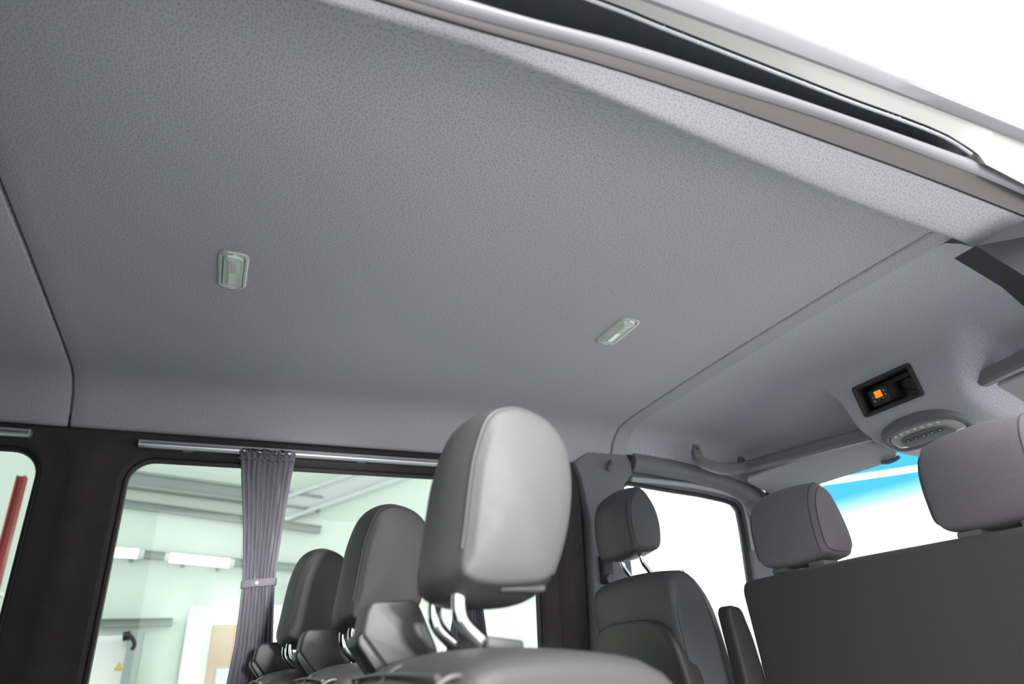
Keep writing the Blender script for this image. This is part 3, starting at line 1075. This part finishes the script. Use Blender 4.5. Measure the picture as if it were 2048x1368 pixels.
MB().tube([(1.236, 1.706, 0.236), (1.275, 1.701, 0.185), (1.305, 1.698, 0.11), (1.322, 1.697, 0.02), (1.34, 1.697, -0.12)], 0.0016, 6, 5).build('side_seam', 'piping', dbk)
sh = smooth2([(1.705, -0.50), (1.690, -0.25), (1.692, -0.05), (1.715, 0.055), (1.775, 0.105), (1.93, 0.118), (2.085, 0.105), (2.145, 0.055), (2.168, -0.05), (2.170, -0.25), (2.155, -0.50)], 4)
MB().extrude(sh, lambda a, b, d: (1.163+d+0.16*max(0, 0.1-b), a, b), 0.0, 0.07, 0.018, 4).build('back_shell', 'dark_plastic', ds)
AR = smooth_corner([(1.300, 0.118), (1.312, 0.134), (1.352, 0.126), (1.375, 0.05), (1.405, -0.12), (1.405, -0.30), (1.345, -0.30), (1.325, -0.10)], 0.014, 4)
ar = MB().extrude(AR, lambda a, b, d: (a, d, b), 1.615, 1.668, 0.012, 4).build('armrest', 'leather', ds)
MB().tube([(1.335, 1.630, 0.129), (1.345, 1.618, 0.09), (1.37, 1.615, 0.0), (1.385, 1.615, -0.12)], 0.0016, 6, 4).build('piping', 'piping', ar)
Cu = smooth2([(1.34, -0.62), (1.34, -0.55), (1.45, -0.53), (1.70, -0.50), (1.84, -0.51), (1.86, -0.58), (1.80, -0.66), (1.45, -0.68)], 4)
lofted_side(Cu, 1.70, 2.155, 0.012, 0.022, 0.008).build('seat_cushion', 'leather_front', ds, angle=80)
MB().rbox((1.58, 1.93, -0.89), (0.36, 0.36, 0.42), 0.02, 3).build('pedestal', 'dark_plastic', ds)

bs = thing('front_bench', 'grey fabric front passenger bench seen from behind, with two headrests', 'bench seat', (1.45, 1.16, -Z0))
bo = smooth_corner([(0.690, -0.58), (0.690, 0.196), (1.20, 0.199), (1.595, 0.192), (1.612, 0.168), (1.612, -0.58)], 0.018, 4)
MB().extrude(bo, lambda a, b, d: (1.352+d+0.10*max(0, 0.19-b), a, b), 0.0, 0.105, 0.014, 4).build('backrest', 'fabric_dark', bs)
BH = smooth2([(1.356, 0.226), (1.349, 0.255), (1.346, 0.31), (1.353, 0.360), (1.372, 0.392), (1.394, 0.396), (1.418, 0.372), (1.442, 0.310), (1.455, 0.250), (1.450, 0.222), (1.425, 0.212), (1.38, 0.214)], 4)
for yc in (1.408, 0.872):
    h = lofted_side(BH, yc-0.122, yc+0.118, 0.008, 0.020, 0.008).build('headrest', 'fabric', bs, angle=80)
    MB().tube([(a, yc-0.106, b) for a, b in inset(BH, 0.0015)[:22]], 0.0016, 6, 1).build('seam', 'fabric_dark', h)
    for s in (-0.065, 0.065):
        MB().tube([(1.402, yc+s, 0.235), (1.404, yc+s, 0.20), (1.407, yc+s, 0.15)], 0.007, 10, 2).build('headrest_post', 'chrome', bs)
        MB().rbox((1.398, yc+s, 0.203), (0.05, 0.052, 0.014), 0.004, 2).build('post_socket', 'grey_plastic', bs)
Cu = smooth2([(1.44, -0.64), (1.45, -0.56), (1.55, -0.54), (1.78, -0.52), (1.88, -0.54), (1.89, -0.60), (1.82, -0.66), (1.5, -0.69)], 4)
lofted_side(Cu, 0.70, 1.60, 0.012, 0.022, 0.008).build('seat_cushion', 'fabric_dark', bs, angle=80)
MB().rbox((1.66, 1.15, -0.89), (0.34, 0.80, 0.42), 0.02, 3).build('pedestal', 'dark_plastic', bs)

# ================================================================== OVERHEAD CAB FITTINGS
# tachograph in the console
tc = Vector((1.880, 1.396, 0.738))
U, V = Vector((0, -1, 0)), Vector((-0.235, 0, 0.972))
N = Vector((-0.972, 0, -0.235))


def tf(u, v, d):
    return tc+U*u+V*v+N*d


tg = thing('tachograph', 'black tachograph slot with orange display in the overhead console', 'tachograph', tuple(tc))
fo = rrect(-0.110, 0.110, -0.053, 0.053, 0.010, 5)
rgs = [[tf(*q, d) for q in inset(fo, i)] for i, d in ((0, -0.01), (0, 0.004), (0.0015, 0.0065), (0.004, 0.0075), (0.010, 0.006), (0.0125, 0.003), (0.015, -0.012))]
MB().loft(rgs, True, False).build('frame', 'dark_plastic', tg)
ins = inset(fo, 0.0145)
cav = MB()
cav.loft([[tf(*q, -0.010) for q in ins], [tf(u*0.96, v*0.90, -0.045) for u, v in ins]], True, False)
cav.add([tf(u*0.96, v*0.90, -0.045) for u, v in ins], [tuple(range(len(ins)))])
cav.build('cavity', 'black_plastic', tg, angle=25)
AX = (tuple(U), tuple(V), tuple(N))
un = MB().rbox(tf(-0.034, -0.004, -0.030), (0.098, 0.056, 0.024), 0.002, 2, ax=AX).build('unit', 'black_plastic', tg)
MB().rbox(tf(-0.040, -0.004, -0.0165), (0.066, 0.050, 0.003), 0.001, 1, ax=AX).build('button_panel', 'dark_plastic', un)
MB().rbox(tf(-0.0415, 0.004, -0.0145), (0.026, 0.022, 0.002), 0.0005, 1, ax=AX).build('display', 'screen', un)
MB().rbox(tf(-0.0400, -0.017, -0.0145), (0.024, 0.004, 0.002), 0.0005, 1, ax=AX).build('paper_slot', 'black_plastic', un)


def symbol(pts, name='button_mark'):
    MB().extrude(pts, tf, -0.0148, -0.0142).build(name, 'mark', un, smooth=False)


tri = lambda u, v, s, k: [(u-s, v-s*0.7*k), (u+s, v-s*0.7*k), (u, v+s*0.8*k)]
symbol(tri(-0.063, 0.000, 0.003, 1))
symbol(rrect(-0.0655, -0.0605, -0.0165, -0.0105, 0.001, 1))
symbol(tri(-0.018, 0.009, 0.003, 1))
symbol(rrect(-0.0205, -0.0155, -0.007, -0.002, 0.0006, 1))
symbol([(-0.047, -0.0165), (-0.045, -0.0165), (-0.045, -0.0125), (-0.047, -0.0125)])
symbol([(-0.033, -0.0175), (-0.031, -0.0175), (-0.028, -0.0105), (-0.030, -0.0105)])
MB().rbox(tf(0.046, 0.020, -0.030), (0.062, 0.003, 0.022), 0.0008, 1, ax=AX).build('cubby_shelf', 'dark_plastic', tg)
MB().rbox(tf(0.017, -0.004, -0.030), (0.002, 0.052, 0.020), 0.0006, 1, ax=AX).build('divider', 'dark_plastic', tg)

# dome lamp below the tachograph
lc = Vector((1.985, 1.385, 0.612))
LV = Vector((-0.90, 0, 0.33)).normalized()
LN = Vector((-LV.z, 0, LV.x)).normalized()
if LN.z > 0:
    LN = -LN


def lf(u, v, d):
    return lc+U*u+LV*v+LN*d


ol = smooth2([(-0.120, -0.055), (-0.142, 0.0), (-0.118, 0.050), (-0.06, 0.074), (0, 0.078), (0.06, 0.074), (0.118, 0.050), (0.142, 0.0), (0.120, -0.055), (0, -0.066)], 5)
lt = thing('overhead_console_lamp', 'reading lamp panel with clear lens under the tachograph', 'lamp', tuple(lc))
MB().loft([[lf(*q, d) for q in inset(ol, i)] for i, d in ((-0.002, -0.02), (0, 0.006), (0.004, 0.012), (0.012, 0.015), (0.020, 0.013), (0.024, 0.008))], True, False).build('bezel', 'grey_plastic', lt)
l2 = inset(ol, 0.024)
le = MB()
le.loft([[lf(*q, d) for q in inset(l2, i)] for i, d in ((0, 0.006), (0.002, 0.012), (0.006, 0.014), (0.016, 0.0145))], True, False)
q2 = inset(l2, 0.016)
le.add([lf(*q, 0.0145) for q in q2], [tuple(range(len(q2)))])
leo = le.build('lens', 'lens_clear', lt)
for k in range(7):
    u = -0.075+0.025*k
    MB().rbox(lf(u, 0.044-0.9*u*u, 0.0145), (0.008, 0.010, 0.002), 0.0006, 1, ax=(tuple(U), tuple(LV), tuple(LN))).build('lens_rib', 'hall_white', leo)
sp = smooth2([(-0.078, -0.030), (-0.085, 0.0), (-0.06, 0.024), (0, 0.030), (0.06, 0.024), (0.085, 0.0), (0.078, -0.030), (0, -0.034)], 4)
swp = MB().extrude(sp, lf, 0.012, 0.0185, 0.002).build('switch_panel', 'grey_plastic', lt)
for k in range(5):
    MB().rbox(lf(-0.056+0.028*k, 0.008, 0.0185), (0.022, 0.014, 0.003), 0.001, 1, ax=(tuple(U), tuple(LV), tuple(LN))).build('switch', 'dark_plastic', swp)
    MB().rbox(lf(-0.056+0.028*k, 0.008, 0.0202), (0.005, 0.004, 0.0006), 0.0001, 1, ax=(tuple(U), tuple(LV), tuple(LN))).build('switch_mark', 'mark', swp)

# shelf lips above the sun visors
def lip(path, label, tabs, x0):
    t = thing('shelf_rail', label, 'shelf rail', x0, 'grey overhead shelf rails')
    P = smooth_path(path, 5)
    rings = []
    for i, p in enumerate(P):
        d = P[min(i+1, len(P)-1)]-P[max(i-1, 0)]
        d.z = 0
        d.normalize()
        nrm = Vector((d.y, -d.x, 0))
        sec = [(-0.012, -0.023), (-0.017, -0.016), (-0.017, 0.012), (-0.010, 0.020), (0.004, 0.023), (0.018, 0.016), (0.020, -0.014), (0.012, -0.023)]
        rings.append([p+nrm*a+Vector((0, 0, b)) for a, b in sec])
    MB().loft(rings).build('rail', 'lip_plastic', t)
    for p in tabs:
        p = Vector(p)
        tb = MB().extrude(smooth_corner([(-0.022, -0.024), (0.024, -0.024), (0.010, 0.020), (-0.012, 0.024)], 0.006), lambda a, b, d: p+Vector((a, d, b)), -0.008, 0.008, 0.003).build('mount', 'grey_plastic', t)
        MB().tube([p+Vector((-0.002, -0.0095, 0.004)), p+Vector((-0.002, 0.0, 0.004))], 0.005, 10, 1).build('screw', 'dark_plastic', tb)
    return t


pl = [atX(1470, 937, 1.955), atX(1498, 932, 1.955), atX(1560, 916, 1.955), atX(1640, 894, 1.955), atX(1700, 878, 1.955), atX(1740, 868, 1.955)]
side = [atY(1386, 908, 2.19), atY(1398, 920, 2.185), atY(1420, 930, 2.18), atY(1455, 938, 2.175)]
lip(side+pl[1:], 'grey shelf rail over the sun visor, ending in a screwed bracket by the door', [atY(1393, 900, 2.192), atY(1484, 924, 2.180)], (1.95, 1.9, 0.69))
lip([(1.955, 1.15, 0.690), (1.955, 1.0, 0.700), (1.955, 0.85, 0.700), (1.95, 0.70, 0.690)], 'shelf rail on the passenger side, right of the tachograph', [], (1.95, 0.9, 0.69))

# sun visors
def visor(y0, y1, label, clip):
    t = thing('sun_visor', label, 'sun visor', (2.05, (y0+y1)/2, 0.65), 'sun visors')
    ol = smooth_corner([(y0, 0.03), (y0+0.02, 0.0), (y1-0.03, 0.0), (y1, 0.02), (y1, 0.185), (y0+0.02, 0.185), (y0-0.03, 0.15)] if clip > 0 else [(y0, 0.02), (y0+0.03, 0.0), (y1-0.02, 0.0), (y1, 0.03), (y1+0.03, 0.15), (y1-0.02, 0.185), (y0, 0.185)], 0.02, 4)
    dirv = Vector((0.93, 0, -0.36)).normalized()
    nv = Vector((-0.36, 0, -0.93)).normalized()
    MB().extrude(ol, lambda a, b, d: Vector((1.995, a, 0.678))+dirv*b+nv*d, -0.008, 0.010, 0.007, 4).build('panel', 'visor', t)
    c = Vector((1.995, y0+0.01 if clip > 0 else y1-0.01, 0.678))+dirv*0.165+nv*0.012
    MB().tube([c+Vector((0, -0.03, 0)), c+Vector((0, -0.01, -0.006)), c+Vector((0, 0.02, -0.006)), c+Vector((0, 0.04, 0))], 0.007, 8, 3).build('clip', 'grey_plastic', t)
    return t


visor(1.640, 2.240, 'pale sun visor above the windscreen on the driver side', 1)
visor(0.70, 1.200, 'bluish sun visor at the right picture edge, on the passenger side', -1)

# ================================================================== WORKSHOP HALL OUTSIDE
tag(MB().rbox((-2.6, 3.0, -Z0-0.66), (12.8, 16, 0.10), 0.01).build('floor_2', 'hall_floor', smooth=False), kind='structure')
tag(MB().rbox((10.8, 3.0, -Z0-0.665), (13.9, 24, 0.10), 0.01).build('floor_3', 'apron', smooth=False), kind='structure')  # unseen pale ground, added to bounce light up into the cab
YH = 7.0
tag(MB().rbox((-3.6, YH+0.1, 1.6), (15.4, 0.2, 6.6), 0.01).build('wall_back', 'hall_wall', smooth=False), kind='structure')


tag(MB().rbox((-3.0, 4.65, 2.95), (14.0, 5.3, 0.10), 0.01).build('ceiling_2', 'hall_white', smooth=False), kind='structure')


def hall(px, py, y=YH):
    return atY(px, py, y)


def beam(name, p, q, h, d, m, label, cat, group=None):
    a, b = hall(*p), hall(*q)
    mid = (a+b)/2
    o = MB()
    L = (b-a)
    e = L.normalized()
    t = Vector((0, 1, 0))
    n = e.cross(t).normalized()
    t = n.cross(e)
    for s, hh, ww in ((0.5, 0.16, 1.0), (-0.5, 0.16, 1.0), (0, 1.0, 0.3)):
        o.rbox(mid+n*(s*h*0.9)+Vector((0, -d/2-0.012, 0)), (L.length, d*ww, h*hh), min(h, d)*0.03, 1, ax=(tuple(e), tuple(t), tuple(n)))
    ob = o.build(name, m, smooth=False, origin=tuple(mid))
    return tag(ob, label, cat, group)


beam('steel_beam', (150, 948), (640, 1012), 0.14, 0.12, 'steel', 'grey steel beam high on the mint wall, upper of two', 'beam')
beam('cable_tray', (150, 996), (640, 1062), 0.06, 0.10, 'steel', 'thin grey cable tray under the steel beam on the mint wall', 'cable tray')
beam('lamp_rail', (100, 1094), (640, 1140), 0.06, 0.06, 'steel', 'thin rail that carries the white tube lights', 'lamp rail')
beam('roof_girder', (560, 1025), (900, 905), 0.22, 0.15, 'pale_steel', 'pale slanting roof girder behind the middle window', 'girder')
for p, q, lab in (((150, 1099), (279, 1108), 'white tube light nearer the window post'), ((338, 1115), (461, 1127), 'white tube light left of the curtain')):
    a, b = hall(*p, YH-0.45), hall(*q, YH-0.45)
    t = thing('tube_light', lab, 'light', tuple((a+b)/2), 'tube lights on the rail')
    MB().tube([a, b], 0.038, 12, 1).build('tube', 'tube', t)
    e = (b-a).normalized()
    MB().tube([a-e*0.03, a+e*0.01], 0.039, 12, 1).build('end_cap', 'hall_white', t)
    MB().tube([b-e*0.01, b+e*0.03], 0.039, 12, 1).build('end_cap', 'hall_white', t)
    for f in (0.2, 0.8):
        c = a+(b-a)*f
        MB().rbox(c+Vector((0, 0.235, 0.0)), (0.03, 0.40, 0.03), 0.004, 1).build('wall_arm', 'steel', t)

# white office block with a beige door
c0, c1 = hall(350, 1215, 6.2), hall(1130, 1260, 6.2)
ob = thing('office_block', 'white built-in office block with beige door behind the middle window', 'office', (c0.x, 6.2, -Z0-0.6))
zt = hall(480, 1210, 6.2).z
MB().rbox(((c0.x+c1.x)/2+0.1, 6.55, (zt-1.7)/2), (c1.x-c0.x, 0.7, zt+1.7), 0.02).build('walls', 'hall_white', ob, smooth=False)
d0, d1 = hall(425, 1250, 6.2), hall(500, 1250, 6.2)
dd = MB().rbox(((d0.x+d1.x)/2, 6.19, (d0.z-1.7)/2), (d1.x-d0.x, 0.06, d0.z+1.7), 0.01).build('door', 'door_wood', ob, smooth=False)
MB().rbox(((d0.x+d1.x)/2-0.02, 6.155, (d0.z-1.7)/2-0.1), ((d1.x-d0.x)*0.35, 0.02, (d0.z+1.7)*0.8), 0.005).build('door_panel', 'pale_steel', dd, smooth=False)

# shelf, white cupboard and black bracket low on the wall
beam('wall_rail', (150, 1248), (345, 1245), 0.06, 0.10, 'steel', 'short grey rail on the wall above the white cupboard', 'wall rail')
a, b = hall(195, 1272, 6.6), hall(262, 1272, 6.6)
cb = thing('wall_cupboard', 'white wall cupboard with yellow sticker low behind the middle window', 'cupboard', (a.x, 6.6, a.z-0.5))
MB().rbox(((a.x+b.x)/2, 6.75, a.z-0.32), (b.x-a.x, 0.3, 0.64), 0.02).build('body', 'hall_white', cb, smooth=False)
MB().rbox(((a.x+b.x)/2, 6.595, a.z-0.32), ((b.x-a.x)*0.9, 0.02, 0.58), 0.006).build('door', 'hall_white', cb, smooth=False)
s = hall(237, 1334, 6.58)
MB().extrude([(s.x-0.03, s.z-0.02), (s.x+0.03, s.z-0.02), (s.x, s.z+0.035)], lambda u, v, d: (u, d, v), 6.575, 6.59).build('sticker', 'yellow', cb, smooth=False)
k0, k1, k2 = hall(246, 1273, 6.5), hall(267, 1272, 6.5), hall(258, 1368, 6.5)
br = thing('hose_bracket', 'black elbow pipe on a grey post beside the white cupboard', 'pipe', (k2.x, 6.5, k2.z))
MB().tube([k0, k1+Vector((-0.02, 0, 0)), k1+Vector((0.02, 0, -0.06)), hall(264, 1300, 6.5)], 0.035, 10, 5).build('elbow', 'black_plastic', br)
MB().rbox((hall(262, 1340, 6.5)), (0.10, 0.06, 0.55), 0.01).build('post', 'steel', br)

# red column behind the rear window
a, b = hall(34, 995, 5.5), hall(-16, 1190, 5.5)
b = a+(b-a)*((a.z+Z0+0.60)/(a.z-b.z))
rc = thing('red_column', 'red steel column behind the rear side window', 'column', tuple(b))
rm = MB()
e = (a-b).normalized()
n = Vector((e.z, 0, -e.x))
mid = (a+b)/2
for s, w, dpt in ((0, 0.02, 0.06), (0.022, 0.010, 0.08), (-0.022, 0.010, 0.08)):
    rm.rbox(mid+n*s, ((a-b).length*1.1, w if s else 0.044, dpt if s else 0.02), 0.003, 1, ax=(tuple(e), tuple(n), (0, 1, 0)))
rm.build('profile', 'red', rc, smooth=False)
MB().rbox(a-e*0.62, (0.02, 0.12, 0.14), 0.004, 1, ax=(tuple(e), tuple(n), (0, 1, 0))).build('clamp', 'hall_white', rc, smooth=False)

# long lamp outside, in front of the windscreen
a, b = atX(1600, 972, 5.0), atX(1900, 927, 5.0)
t = thing('ceiling_tube_light', 'long white tube light seen through the blue band of the windscreen', 'light', tuple((a+b)/2))
MB().tube([a, b], 0.022, 12, 1).build('tube', 'bright_tube', t)
MB().tube([a-(b-a).normalized()*0.04, a], 0.032, 12, 1).build('end_cap', 'hall_white', t)
MB().tube([b, b+(b-a).normalized()*0.04], 0.032, 12, 1).build('end_cap', 'hall_white', t)

# pale column of the hall gate, beyond the roof edge
cp = atY(1872, 100, 2.6)
gc = thing('gate_column', 'pale column of the hall gate in the bright upper right corner', 'column', (cp.x, cp.y, -Z0-0.61))
MB().rbox((cp.x, cp.y, 2.6), (0.16, 0.16, 8.6), 0.01, 1).build('column', 'pale_steel', gc, smooth=False)
MB().rbox((cp.x, cp.y, -Z0-0.60), (0.30, 0.30, 0.03), 0.004, 1).build('foot_plate', 'steel', gc, smooth=False)
